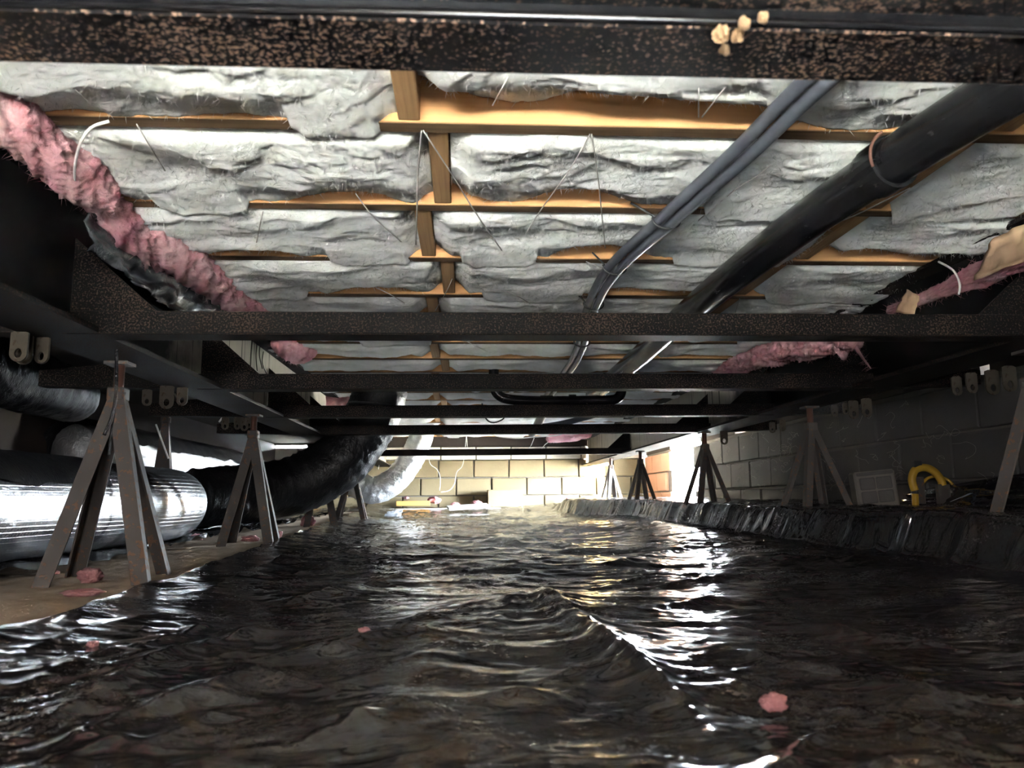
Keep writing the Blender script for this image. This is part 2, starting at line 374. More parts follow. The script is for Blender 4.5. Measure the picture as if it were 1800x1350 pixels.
# ------------------------------------------------------------------ black sheet on the ground
def edge(y):   # left edge of the sheet
    return -.70 - .055*np.clip(y-1.5, 0, 6) + .02*perlin(y*3, y*0, 8) + .008*perlin(y*11, y*0, 9)
rp0 = lambda q: np.maximum(q, 0)**4
rows = [.25]
while rows[-1] < 9.02: rows.append(rows[-1] + max(.0042, .0058*rows[-1]))
ys = np.array([YB+.05, -1.2, -.7, -.3, 0, .12] + rows); us = np.linspace(0, 1, 470)
U, Y = np.meshgrid(us, ys); E0 = edge(Y); X = E0 + (XR+.02-E0)*U
base = -.012 + .010*np.clip(Y-2.0, 0, 8) + .035*sstep(.55, 1.2, X)
# raised strip along the right-hand piers
ex = 1.27 + .05*fbm(Y*1.5, Y*0, 21, 3) - .30*sstep(5.3, 7.0, Y) + .02*perlin(Y*7, Y*0, 22)
foldy = perlin(Y*5 + X*1.0, X*2, 23)*.022 + rp0(ridge(Y*8, X*2, 25))*.016*sstep(2.2, 3.2, Y)
berm = sstep(ex-.035, ex+.045, X + foldy) * (.118 + .012*perlin(Y*1.2, X*2, 24)) * sstep(8.9, 7.6, Y)
wx = X + .10*fbm(X*2, Y*2, 31, 3); wy = Y + .10*fbm(X*2+9, Y*2, 32, 3)
rot = lambda a: (wx*math.cos(a)-wy*math.sin(a), wx*math.sin(a)+wy*math.cos(a))
flat = 1 - .45*sstep(.4, 1.0, X) - .35*sstep(1.2, 1.4, X)
crumple_k = .55 + .35*sstep(1.4, 2.6, Y)
h = .014*fbm(wx*1.4, wy*2.4, 41, 2)
rp = lambda q, p: np.maximum(q, 0)**p
left = sstep(.1, -.5, X)
def pleat(ang, lam, amp, seed, warp=.5, sharp=1.0):
    """long taut creases: a warped triangle wave that fades in and out"""
    c, s_ = math.cos(R(ang)), math.sin(R(ang)); u_ = X*c + Y*s_; v_ = -X*s_ + Y*c
    ph = v_/lam + warp*fbm(u_*.55/lam*.35, v_*.5/lam, seed, 2)*2.2
    tri = 1-2*np.abs(ph-np.floor(ph)-.5)*1.0
    msk = sstep(-.22, .30, fbm(u_*1.3/lam*.22, v_*1.0/lam*.4, seed+3, 2))
    return amp*msk*(np.power(tri, sharp)-.35)
h += .5*flat*(pleat(-24, .42, .016, 301, .6, 1.3) + pleat(17, .27, .015, 302, .6, 1.3) + pleat(-7, .17, .0135, 303, .6, 1.2) + pleat(30, .11, .0095, 304, .6, 1.1) + pleat(-33, .07, .0050, 305, .6) + pleat(9, .042, .0022, 306, .5) + pleat(-14, .13, .0100, 310, .7, 1.2))
# crumpled film: sharp-edged wandering folds with flat flanks, several sizes
swing = R(38)*fbm(X*.7, Y*.7, 90, 2)
ca, sa = np.cos(swing), np.sin(swing); qa, qb = X, Y
for f_, am, sd, an_ in ((1.5, .0150, 91, 1.9), (3.1, .0085, 92, 1.9), (6.3, .0046, 93, 1.8), (12.5, .0024, 94, 1.7), (25, .0010, 95, 1.6)):
    wa = qa + .12/f_*fbm(qa*f_*.8, qb*f_*.8, sd+20, 2)*3; wb = qb + .12/f_*fbm(qa*f_*.8+7, qb*f_*.8, sd+21, 2)*3
    ra = wa*ca - wb*sa; rb = wa*sa + wb*ca
    h += (.35+.65*flat)*am*(ridge(ra*f_, rb*f_*an_, sd) - .4)
for ang, fa, fb, am, sd in ((-12, 2.2, 6, .0060, 61), (10, 3.5, 9, .0045, 62), (-28, 2.6, 8, .0045, 64), (26, 5, 13, .0028, 66), (-4, 7, 20, .0018, 68)):
    a, b = rot(R(ang)); h += 2.0*am*rp(ridge(a*fa, b*fb, sd), 9)*sstep(-.2, .25, fbm(a*1.5, b*2.5, sd+1, 2))      # pinched creases
h += left*(pleat(38, .30, .014, 307, .5, 1.3) + pleat(46, .13, .007, 308, .5, 1.2) + pleat(30, .07, .0035, 309, .5))
h += .0008*fbm(X*20, Y*45, 46, 3)
h = h*(.80 - .30*sstep(.8, 1.8, Y))*crumple_k
# long taut folds running across the sheet, with small gathers beside them
FOLDS = [(((0,1300),(270,1165),(420,1110),(540,1085)), .014, .035), (((0,1220),(200,1150),(420,1080)), .012, .03), (((0,1170),(150,1110),(330,1070)), .012, .03),
    (((60,1310),(320,1215),(470,1170),(560,1158)), .013, .03), (((250,1300),(400,1225)), .006, .012), (((925,1025),(960,1042),(1080,1140),(1215,1240),(1300,1350)), .023, .045), (((940,1040),(985,1080),(1100,1160),(1215,1245)), .009, .010),
    (((1165,1110),(1400,1160),(1800,1240)), .009, .03), (((1180,1170),(1500,1240),(1800,1330)), .008, .03), (((1250,1060),(1500,1105),(1800,1150)), .009, .03), (((1250,985),(1500,1000),(1800,1012)), .009, .04),
    (((560,1210),(760,1140),(880,1080),(930,1030)), .006, .04), (((690,1085),(850,1062),(945,1035)), .008, .025), (((470,1062),(620,1030),(760,1000)), .013, .04), (((1000,1000),(1110,985),(1240,958)), .012, .04),
    (((560,1142),(690,1110),(820,1095)), .010, .03), (((560,1290),(700,1235),(900,1215),(1050,1230)), .014, .05), (((980,1075),(1120,1065),(1300,1040)), .010, .03), (((640,960),(800,950),(960,962)), .013, .06), (((900,930),(1050,940),(1200,930)), .014, .07), (((560,985),(700,965),(820,975)), .012, .05),
    (((330,1060),(430,1010),(560,965)), .016, .05), (((1300,940),(1500,965),(1800,985)), .010, .05), (((880,1000),(960,985),(1060,990)), .011, .04), (((1150,1020),(1300,1010),(1420,1020)), .008, .03)]
for q, (pts, A_, w_) in enumerate(FOLDS):
    P = [atz(x, y, 0.0) for x, y in pts]; P = resample(smooth_path([Vector((p.x, p.y, 0)) for p in P], 4), .08)
    D = np.full(X.shape, 9.0); T = np.zeros(X.shape); tot = 0.0; sgn = np.zeros(X.shape)
    for p0, p1 in zip(P[:-1], P[1:]):
        dx, dy = p1.x-p0.x, p1.y-p0.y; L2 = dx*dx+dy*dy+1e-9; L_ = math.sqrt(L2)
        t_ = np.clip(((X-p0.x)*dx + (Y-p0.y)*dy)/L2, 0, 1); d_ = np.hypot(X-p0.x-t_*dx, Y-p0.y-t_*dy)
        m_ = d_ < D; D = np.where(m_, d_, D); T = np.where(m_, tot+t_*L_, T); tot += L_
    env = sstep(0, .18*tot, T)*sstep(tot, .75*tot, T); wob = 1 + .35*perlin(T*9, D*0+q, 400+q)
    h += A_*wob*env*np.exp(-D/w_)
    h += .0020*env*np.exp(-D/(.09))*ridge(T*17 + 2*perlin(T*3, D*8, 430+q), D*5, 460+q)
lift = .007*np.exp(-((X-E0)/.05)**2)*(1+perlin(Y*6, X*0, 61))
near = sstep(.25, .5, Y)
Z = base + berm + h*(.35+.65*near) + lift
wE = sstep(.30, .02, X-E0); Z = Z*(1-wE) + wE*(zfoot(Y)+.007+.12*(h+.004)+lift)
# sheet lies over the pale footing at the far end but leaves part of it bare
Z = np.maximum(Z, -.03 + .012*np.clip(Y-2, 0, 8))
Z = Z + sstep(8.1, 8.7, Y)*.05
sheet = tag(grid_mesh('floor_sheet', X, Y, Z, M_POLY), kind='structure')
sheet['label'] = 'black plastic ground sheet covering the crawl space floor'
# second sheet, under the ducts on the left
ys = np.concatenate([[YB+.05, 0], np.linspace(.8, 5.5, 260), np.linspace(5.55, 9.0, 60)]); us = np.linspace(0, 1, 110)
U, Y = np.meshgrid(us, ys); e = -1.13 + .05*perlin(Y*2.2, Y*0, 71) + .02*perlin(Y*7, Y*0, 72); X = XL + (e-XL)*U
Z = zfoot(Y) + .012 + .02*np.maximum(ridge(X*3, Y*5, 73), 0)**3 + .015*fbm(X*4, Y*7, 74, 4) + .01*np.exp(-((X-e)/.03)**2)*(1+perlin(Y*9, X*0, 75))
tag(grid_mesh('floor_sheet', X, Y, Z, M_POLY), kind='structure')

# ================================================================== THINGS
ORD = ['first','second','third','fourth','fifth','sixth','seventh','eighth','ninth','tenth','eleventh','twelfth','thirteenth','fourteenth','fifteenth','sixteenth','seventeenth','eighteenth','nineteenth','twentieth','twenty-first']
# ---- floor joists
YJ = [1.37 + .404*k for k in range(-1, 19)]
for k, y in enumerate(YJ):
    o = MB().box((-2.13,-.019,0),(2.12,.019,ZC-ZJ)).build('floor_joist', M_JOIST, bev=.0015)
    o.location = (0, y, ZJ); o.rotation_euler = (0, 0, R(random.uniform(-.2,.2)))
    tag(o, f'orange-brown lumber floor joist overhead, {ORD[k]} one beyond the front steel beam', 'joist', 'floor joists')
# ---- blocking between the joists
XBK = {}
for k in range(len(YJ)-1):
    y0, y1 = YJ[k]+.0205, YJ[k+1]-.0205
    xc = (-.098 if k % 2 == 0 else -.048) - .012*max(0, k-3)
    for q, x in enumerate((xc, 1.005 - .02*k + (.0 if k % 2 else .02))):
        if q and k > 8: continue
        o = MB().box((-.0195, y0-(y0+y1)/2, 0), (.0195, y1-(y0+y1)/2, .10)).build('blocking', M_BLOCKING, bev=.0015)
        o.location = (x, (y0+y1)/2, ZJ+.004)
        tag(o, f'brown lumber block in the {ORD[k]} joist bay from the front, {"right of the drain pipe" if q else "mid ceiling"}', 'blocking', 'lumber blocking between joists')
        XBK[(k,q)] = x
# ---- insulation batts
def batt(x0, x1, y0, y1, res, seed):
    nx = max(8, int((x1-x0)/res)); ny = max(8, int((y1-y0)/res))
    # local coords
    u = np.linspace(0, 1, nx+5); v = np.linspace(0, 1, ny+5)
    u = np.clip((u*(nx+4)-2)/nx, 0, 1); v = np.clip((v*(ny+4)-2)/ny, 0, 1)
    U, V = np.meshgrid(u, v); X = x0+(x1-x0)*U; Y = y0+(y1-y0)*V
    rag = .012*fbm(X*26, Y*26, seed+12, 3)
    wx = X + .06*fbm(X*4, Y*4, seed+1, 3) + rag; wy = Y + .06*fbm(X*4, Y*4, seed+2, 3) + rag
    n = fbm(wx*2.6, wy*4.2, seed+3, 3, .5)
    s = n*2.4; fr = s-np.floor(s); terr = np.floor(s) + sstep(.55, 1.0, fr)          # layered flaps
    n2 = fbm(wx*6+3, wy*9, seed+5, 3); s2 = n2*2.6; fr2 = s2-np.floor(s2); terr2 = np.floor(s2)+sstep(.5, 1.0, fr2)
    puff = fbm(X*3.2, Y*3.6, seed+6, 2)
    sc = fbm(X*2.2, X*0+seed*.37, seed+7, 2)*1.7 + .08; edgy = fbm(X*24, Y*0+seed, seed+8, 4)
    ext = sstep(.22, .45, -sc)*(.045 + .02*edgy)                     # flaps that hang over the joist edge
    e = np.where(ext > .004, .866, .884) + .060*np.clip(sc, 0, 1) + .006*edgy*(ext < .004)
    mid = .870 + .012*fbm(X*1.8, Y*2.5, seed+9, 2)
    wgt = sstep(.62, 1.0, V)
    Z = mid*(1-wgt) + e*wgt + .020*sstep(.10, 0, V)
    Z = Z + .0065*terr*(1-.6*wgt) + .0038*terr2*(1-.4*wgt) - .020*puff*(1-.6*wgt) + .0022*fbm(X*45, Y*60, seed+11, 4, .6)
    Z = np.where((wgt > .9) & (ext > .004), np.minimum(Z, .872), Z)
    Y = Y + ext*sstep(.80, 1.0, V)
    side = np.minimum(U*(x1-x0), (1-U)*(x1-x0)); Z = Z + .03*sstep(.05, 0, side)
    Z = np.clip(Z, .852, .985)
    # skirts going up
    Z[:2,:] = .99; Z[-2:,:] = Z[-3:-2,:] + np.where(ext[-3:-2,:] > .002, .004, .06); Z[:,:2] = .99; Z[:,-2:] = .99
    return X, Y, np.minimum(Z, 1.0)
def fibres(parent, n, mat, length, seed, w=.0004, sel=None, down=True):
    me = parent.data; rng = np.random.default_rng(seed); N = len(me.vertices)
    co = np.empty(N*3, np.float32); me.vertices.foreach_get('co', co); co = co.reshape(-1,3)
    no = np.empty(N*3, np.float32); me.vertex_normals.foreach_get('vector', no); no = no.reshape(-1,3)
    idx = np.arange(N) if sel is None else sel(co); pick = rng.choice(idx, n)
    if down: no = np.where(no[:,2:] > 0, -no, no)
    p = co[pick]; d = no[pick]*.55 + rng.normal(0, .6, (n,3)); d /= np.linalg.norm(d, axis=1)[:,None]; L = (length*rng.uniform(.35, 1.1, n))[:,None]
    b = rng.normal(0, .5, (n,3)); sd = np.cross(d, b); sd /= np.linalg.norm(sd, axis=1)[:,None]+1e-6
    m = p + d*L*.5 + b*L*.1; q = p + d*L + b*L*.35
    v = np.stack([p-sd*w, p+sd*w, m+sd*w*.8, m-sd*w*.8, q], 1).reshape(-1,3); k = np.arange(n)*5
    f = [t for i in k.tolist() for t in ((i,i+1,i+2,i+3),(i+3,i+2,i+4))]
    fm = bpy.data.meshes.new('loose_fibres'); fm.from_pydata(v.tolist(), [], f); o = link('loose_fibres', fm, mat, parent); o['kind'] = 'stuff'; return o
seg_names = ('left of centre blocking', 'middle part', 'right of the drain pipe')
for k in range(len(YJ)-1):
    y0, y1 = YJ[k]+.0215, YJ[k+1]-.0215
    res = .0045 if k < 3 else (.0062 if k < 6 else (.012 if k < 11 else .02))
    xc = XBK[(k,0)]; xr = XBK.get((k,1), 1.0)
    cuts = [(IL-.02, xc-.022), (xc+.022, xr-.022), (xr+.022, IR+.10)]
    if (k, 1) not in XBK: cuts = [cuts[0], (xc+.022, IR+.10)]
    for q, (a, b) in enumerate(cuts):
        X, Y, Z = batt(a, b, y0, y1, res, 100+k*31+q*7)
        cy = (y0+y1)/2; o = grid_mesh('insulation_batt', X-(a+b)/2, Y-cy, Z-ZJ, M_WHITE); o.location = ((a+b)/2, cy, ZJ)
        if k < 5: fibres(o, 2600 if k < 3 else 1600, M_WHITE, .016, k*5+q, sel=lambda c: np.nonzero(c[:,2] < .09)[0])
        where = seg_names[q] if len(cuts) == 3 else ('left of centre blocking', 'right of centre blocking')[q]
        tag(o, f'white fibreglass batt in the {ORD[k]} joist bay from the front, {where}', 'insulation', 'white insulation batts')

# ---- long chassis beams
def ibeam(x, label, mat, ysplit):
    e = empty('chassis_beam', (x, 0, ZB)); tag(e, label, 'steel beam', 'long chassis beams')
    MB().box((-.085,YB+.02,0),(.085,YF-.05,.012)).build('bottom_flange', M_STEEL2, e)
    MB().box((-.07,YB+.02,.293),(.07,YF-.05,.304)).build('top_flange', M_STEEL2, e)
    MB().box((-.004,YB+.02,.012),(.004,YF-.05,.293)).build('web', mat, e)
    return e
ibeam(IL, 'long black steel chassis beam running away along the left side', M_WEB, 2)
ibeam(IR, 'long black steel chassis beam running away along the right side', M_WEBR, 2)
# ---- cross members with triangular gussets
CY = [.572, 1.752, 2.640, 3.545, 4.50, 6.72]
CN = ['nearest wide rust-speckled black steel cross beam at the top of the photo', 'second rusty steel cross beam, spanning the full width below the joists', 'third rusty steel cross beam from the front, ending above the left pier',
      'fourth dark steel cross beam, just under the black trap pipe', 'fifth dark steel cross beam, in front of the rising black duct', 'farthest thin dark steel cross beam in front of the block wall']
for k, (y, lab) in enumerate(zip(CY, CN)):
    e = empty('cross_beam', (0, y, ZB+.012)); tag(e, lab, 'steel beam', 'steel cross beams'); e.rotation_euler = (0,0,R((0,0,0,-.4,-.9,-1.6)[k]))
    d = .075; hh = .05; t = .005
    m = M_STEEL if k == 0 else M_STEEL2
    x0, x1 = IL+.005, IR-.005
    if k == 0:
        # channel open to the front: bottom plate, web, top plate with a lip
        MB().box((x0,0,-.012),(x1,d,-.004)).build('bottom_plate', m, e, bev=.0015)
        MB().box((x0,.006,-.004),(x1,.020,.012)).build('web', M_GLOSS, e, bev=.001)
        MB().box((x0,-.045,.010),(x1,d,.018)).build('top_plate', m, e, bev=.0015)
        MB().tube([(x0,.0,-.006),(x1,.0,-.006)], .0045, 8).build('rolled_lip', M_GLOSS, e, smooth=True)
    else:
        MB().box((x0,0,-.012+.0),(x1,.006,hh-.012)).box((x0,.006,hh-.018),(x1,d,hh-.012)).build('web', m, e, bev=.001)
        MB().box((x0,.004,-.014),(x1,d,-.008)).build('bottom_plate', m, e, bev=.001)
    if 0 < k < 5:
        for s, xb, ln in ((-1, IL-.085, .42), (1, IR+.085, .30)):
            MB().prism([(xb,0,-.012),(xb+s*ln,0,-.002),(xb+s*ln,0,.05),(xb,0,.09)], (0,.06,0)).build('outrigger', M_STEEL2, e)
    for s, xx in ((1, IL+.006), (-1, IR-.006)):
        if k == 0: continue
        MB().prism([(xx,.03,.036),(xx+s*.20,.03,.036),(xx,.03,.215)], (0,.006,0)).build('gusset', M_STEEL2, e)
# ---- adjustable steel piers
def lprofile(a, b, w, t, c):
    """angle iron from a to b, its outer corner pointing away from the axis point c"""
    a, b = Vector(a), Vector(b); d = (b-a).normalized(); o = (a+b)/2-Vector(c); o.z = 0; o.normalize()
    o = (o - d*o.dot(d)).normalized(); s = d.cross(o).normalized(); p = (o+s).normalized(); q = (o-s).normalized()
    pts2 = [(0,0),(-w,0),(-w,-t),(-t,-t),(-t,-w),(0,-w)]
    pts = [a + p*u + q*v for u, v in pts2]
    return MB().prism(pts, b-a)
def pier(x, y, z0, ztop, spread, label, w=.038, rot=0, mat=None, hw=None, lean=(0,0)):
    e = empty('steel_pier', (x, y, z0)); tag(e, label, 'pier stand', 'adjustable steel piers'); mat = mat or M_STAND
    H = ztop-z0; ha = H-.075
    for k in range(4):
        an = R(45+90*k+rot); c, s = math.cos(an), math.sin(an)
        ft = Vector((c*spread, s*spread, 0)); tp = Vector((c*.020+lean[0], s*.020+lean[1], ha))
        g = lprofile(ft, tp, w, .005, (0,0,H/2)).build('leg', mat, e)
    MB().tube([(lean[0],lean[1],ha-.06),(lean[0],lean[1],H-.006)], .013, 10).build('screw', M_RUSTROD, e, smooth=True)
    MB().box((-.03+lean[0],-.03+lean[1],H-.008),(.03+lean[0],.03+lean[1],H)).build('head_plate', mat, e)
    MB().box((-.022+lean[0],-.022+lean[1],ha-.03),(.022+lean[0],.022+lean[1],ha+.006)).build('collar', mat, e, bev=.004)
    return e
zt = ZB
pier(IL-.03, 2.135, .0, zt, .185, 'nearest steel pier of four angle-iron legs on the left concrete strip', rot=8)
pier(IL-.02, 3.46, .02, zt, .16, 'second steel pier from the front on the left strip, beside the silver duct', rot=5)
pier(IL-.02, 5.12, .040, zt, .15, 'steel pier on the left strip under the rising black duct', rot=12)
pier(IL, 6.35, .057, zt, .17, 'farthest steel pier on the left, in front of the silver flexible duct', rot=3)
pier(-1.64, 4.42, .03, .735, .10, 'steel pier standing behind the silver duct by the left wall', rot=10)
pier(1.49, 1.95, .14, zt, .13, 'steel pier at the right edge beside the yellow hose', rot=10)
pier(IR+.02, 3.22, .15, zt, .15, 'steel pier at the right beside the tilted square block', rot=6, w=.028)
pier(IR-.04, 4.50, .16, zt, .145, 'steel pier standing right in front of the bright doorway', rot=9, w=.028)
pier(IR-.01, 6.32, .17, zt, .13, 'dark steel pier just left of the bright doorway', rot=10, w=.03)
pier(1.38, 7.35, .12, zt, .13, 'sunlit steel pier nearest the far block wall', rot=14, w=.03)

# ---- hanger straps with bolt holes, below the chassis beams
def strap_mesh(w, l, t, hr):
    N = 32; out = []; inn = []; cz = -l + w/2
    for k in range(N):
        a = 2*math.pi*k/N; c, s = math.cos(a), math.sin(a)
        if s <= 0: out.append((c*w/2, cz + s*w/2))
        else:
            sc = min((w/2)/max(abs(c),1e-6), (-cz)/max(s,1e-6)); out.append((c*sc, cz+s*sc))
        inn.append((c*hr, cz + s*hr*1.35))
    v = [(x,y0,z) for y0 in (-t/2, t/2) for ring in (out, inn) for x, z in ring]
    f = []
    for k in range(N):
        j = (k+1)%N
        f += [(k,j,N+j,N+k),(2*N+k,3*N+k,3*N+j,2*N+j),(k,2*N+k,2*N+j,j),(N+k,N+j,3*N+j,3*N+k)]
    me = bpy.data.meshes.new('strap'); me.from_pydata(v, [], f); me.materials.append(M_STRAP); return me
SM = strap_mesh(.034, .062, .006, .007)
def strap(px, py, z, label, rz=0, sc=1.0, mat=None):
    p = atz(px, py, z); c0 = IL if p.x < 0 else IR; p.x = min(max(p.x, c0-.40), c0+.32); o = link('hanger_strap', SM, None); 
    if p.x < 0 and abs(p.x-c0) > .08: p.y = min(((abs(p.y-y-.03), y+.03) for y in CY[1:5]))[1]
    o.location = p; o.rotation_euler = (0,0,R(rz)); o.scale = (sc,1,sc)
    tag(o, label, 'strap', 'hanger straps'); return o
for px, py, rz, sc, lab in ((10,575,0,1.1,'leftmost of the three brown hanger straps at the left edge'),(36,582,0,1.1,'middle of the three brown hanger straps at the left edge'),(76,592,-10,1.0,'brown hanger strap at the left edge, standing apart from the other two'),
        (258,684,20,.9,'left one of the straps above the pier behind the silver duct'),(294,677,15,1.25,'longest strap hanging above the pier behind the silver duct'),(321,680,5,1.0,'wide strap hanging to the right of the pier behind the silver duct'),
        (398,734,30,.9,'leftmost small strap beside the second left pier'),(414,732,50,.9,'second small strap beside the second left pier'),(424,731,30,1.0,'third small strap beside the second left pier'),(438,733,25,.8,'small strap touching the head of the second left pier'),
        (1680,662,0,1.0,'leftmost strap by the daylight gap at the top of the right wall'),(1706,655,0,1.05,'second strap by the daylight gap at the top of the right wall'),(1742,650,0,1.25,'third strap by the daylight gap at the top of the right wall'),(1772,643,0,1.25,'rightmost strap under the right chassis beam'),
        (1466,712,0,.8,'left small strap beside the right pier head by the square block'),(1486,708,0,.8,'second small strap beside the right pier head by the square block'),(1499,704,0,1.2,'third strap beside the right pier head by the square block'),(1522,700,0,1.2,'rightmost strap beside the right pier head by the square block'),
        (1357,742,0,.9,'left strap under the beam right of the doorway pier'),(1375,738,0,.9,'right strap under the beam right of the doorway pier'),(1272,757,0,1.3,'dark pointed strap hanging just right of the doorway pier')):
    strap(px, py, ZB+.002, lab, rz, sc)

# ---- pink insulation draped along the beams
def lumpy_tube(name, pts, rad, mat, seed, label=None, cat=None, amp=.35, seg=36, step=.007, flat=1.0, parent=None, hairs=900):
    P = resample(smooth_path(pts, 10), step); n = len(P)
    ii = np.arange(n); rr = np.interp(ii/(n-1), np.linspace(0,1,len(rad)), rad)
    I, K = np.meshgrid(ii, np.arange(seg), indexing='ij'); an = K*2*np.pi/seg
    nz = fbm(I*step*9+np.cos(an)*1.1+seed, np.sin(an)*1.1+seed*.3, seed, 5, .6) + .5*ridge(I*step*16+np.cos(an)*1.8, np.sin(an)*1.8+I*step*2, seed+5)-.3 + .3*fbm(I*step*60+np.cos(an)*6, np.sin(an)*6+seed, seed+9, 3)
    q = 1 + amp*nz
    tp = np.minimum(1, np.minimum(ii, n-1-ii)/4.0 + .25); q = q*tp[:,None]
    mb = MB().tube(P, list(rr), seg, True, lambda i, k: q[i, k])
    o = mb.build(name, mat, parent, smooth=True)
    if label: tag(o, label, cat)
    if hairs: fibres(o, hairs, mat, .022, seed, .0004, None, False)
    return o
lumpy_tube('pink_insulation', [atz(-140,90,.89), atz(0,190,.875), atz(70,245,.87), atz(135,300,.862), atz(180,345,.86)], [.05,.055,.06,.055,.045], M_PINK, 5, 'pink fibreglass roll draped along the left beam, nearest the front', 'insulation', .45)
lumpy_tube('pink_insulation', [atz(165,335,.87), atz(215,390,.855), atz(262,450,.85), atz(300,440,.87)], [.03,.05,.05,.03], M_PINK, 9, 'bunched pink fibreglass clump hanging off the left beam', 'insulation', .55)
lumpy_tube('pink_insulation', [atz(250,385,.88), atz(315,445,.868), atz(365,485,.866), atz(400,515,.87), atz(470,545,.885)], [.045,.06,.055,.05,.03], M_PINK, 12, 'pink fibreglass strip along the left beam, running down to the second cross beam', 'insulation', .4)
lumpy_tube('pink_insulation', [atz(490,595,.88), atz(525,620,.865), atz(545,612,.88)], [.04,.06,.04], M_PINK, 15, 'pink fibreglass tuft on the left just beyond the second cross beam', 'insulation', .5)
lumpy_tube('pink_insulation', [atz(545,690,.88), atz(565,700,.86), atz(600,702,.87), atz(625,694,.89)], [.05,.08,.08,.05], M_PINK, 18, 'pink fibreglass heap beside the top of the rising black duct', 'insulation', .5)
XQ = 1.345
lumpy_tube('pink_insulation', [atx(1840,440,XQ), atx(1760,470,XQ), atx(1700,492,XQ), atx(1640,518,XQ), atx(1560,548,XQ)], [.026,.032,.022,.016,.012], M_PINK, 21, 'pink fibreglass edge under the tan paper flap at the upper right', 'insulation', .6)
lumpy_tube('pink_insulation', [atx(1510,596,XQ), atx(1450,603,XQ), atx(1380,616,XQ), atx(1320,634,XQ), atx(1260,655,XQ)], [.03,.05,.05,.045,.035], M_PINK, 24, 'pink fibreglass strip along the right beam behind the second cross beam', 'insulation', .7)
for q, (px, py, dx, dy, lab) in enumerate(((1421,608,2,26,'left tuft'),(1481,602,-3,36,'right tuft'),(1497,598,34,50,'pale stringy strand'))):
    lumpy_tube('pink_tuft', [atx(px,py,XQ), atx(px+dx*.5,py+dy*.55,XQ), atx(px+dx,py+dy,XQ)], [.034,.026,.010] if q < 2 else [.009,.005,.002], M_PINK, 30+q, f'{lab} of pink fibreglass dangling below the right beam', 'insulation', .5, 14, .006, hairs=150)
lumpy_tube('pink_insulation', [aty(960,772,8.2), aty(1000,768,8.2), aty(1040,763,8.2)], [.04,.05,.03], M_PINK, 34, 'pink fibreglass sagging from the far end of the ceiling', 'insulation', .5)

# ---- kraft paper flaps
def sheet_thing(name, corners, mat, label, cat, nx=14, ny=8, amp=.006, seed=0, th=.001):
    A, B, C, D = [Vector(c) for c in corners]; v = []
    for j in range(ny+1):
        for i in range(nx+1):
            u, w = i/nx, j/ny; p = (A*(1-u)+B*u)*(1-w) + (D*(1-u)+C*u)*w
            nrm = (B-A).cross(D-A).normalized()
            v.append(p + nrm*float(amp*fbm(np.array(u*3+seed), np.array(w*3), seed, 3)*3) + (B-A).normalized()*float(amp*perlin(np.array(w*7.), np.array(seed*1.3), seed)*(abs(u-.5)*2)))
    f = [(j*(nx+1)+i, j*(nx+1)+i+1, (j+1)*(nx+1)+i+1, (j+1)*(nx+1)+i) for j in range(ny) for i in range(nx)]
    mb = MB().add(v, f); o = mb.build(name, mat, smooth=True); m = o.modifiers.new('thick', 'SOLIDIFY'); m.thickness = th
    return tag(o, label, cat)
sheet_thing('paper_flap', [atx(1745,420,1.28), atx(1840,375,1.29), atx(1825,450,1.26), atx(1712,494,1.26)], M_KRAFT, 'torn tan kraft paper flap hanging at the upper right edge', 'paper', amp=.005, seed=3)
sheet_thing('paper_flap', [atx(1594,508,1.29), atx(1616,520,1.29), atx(1608,556,1.28), atx(1574,548,1.28)], M_KRAFT, 'small tan paper corner above the second cross beam at the right', 'paper', amp=.003, seed=5)

# ---- black tarred drape on the left web, and drips
def drape(name, pts_top, pts_bot, mat, label, cat, seed, amp=.02):
    T = resample(smooth_path(pts_top, 8), .01); B = resample(smooth_path(pts_bot, 8), .01); n = 60; m = 18; v = []
    for j in range(m+1):
        for i in range(n+1):
            a = T[int(i/n*(len(T)-1))]; b = B[int(i/n*(len(B)-1))]; w = j/m; p = a*(1-w)+b*w
            d = amp*(float(fbm(np.array(i*.13+seed), np.array(j*.22), seed, 3))*1.6 + math.sin(w*math.pi)*.8)
            v.append(p + Vector((d, 0, 0)))
    f = [(j*(n+1)+i, j*(n+1)+i+1, (j+1)*(n+1)+i+1, (j+1)*(n+1)+i) for j in range(m) for i in range(n)]
    o = MB().add(v, f).build(name, mat, smooth=True); o.modifiers.new('thick', 'SOLIDIFY').thickness = .002
    return tag(o, label, cat)
drape('tarred_drape', [atx(110,320,IL+.03), atx(220,400,IL+.03), atx(320,465,IL+.03), atx(430,545,IL+.03)], [atx(150,440,IL+.05), atx(230,492,IL+.05), atx(310,548,IL+.05), atx(385,580,IL+.05)], M_TAR, 'glossy black tarred membrane hanging under the pink roll on the left', 'membrane', 4, .03)
def strand(name, pts, r, mat, label, cat, group=None, sub=6, seg=6):
    o = MB().tube(smooth_path(pts, sub), r, seg).build(name, mat, smooth=True); return tag(o, label, cat, group)
yq = 1.95
strand('tar_drip', [aty(205,588,yq), aty(205,650,yq), aty(203,700,yq-.02), aty(196,735,yq-.03), aty(183,765,yq-.03)], .0042, M_TAR, 'thick shiny black tar drip hanging in front of the nearest pier', 'tar drip')
strand('tar_drip', [aty(203,690,yq), aty(199,735,yq-.01), aty(194,770,yq-.02), aty(192,800,yq-.02)], .0028, M_TAR, 'thin shiny black tar drip in front of the nearest pier, the longer one', 'tar drip')
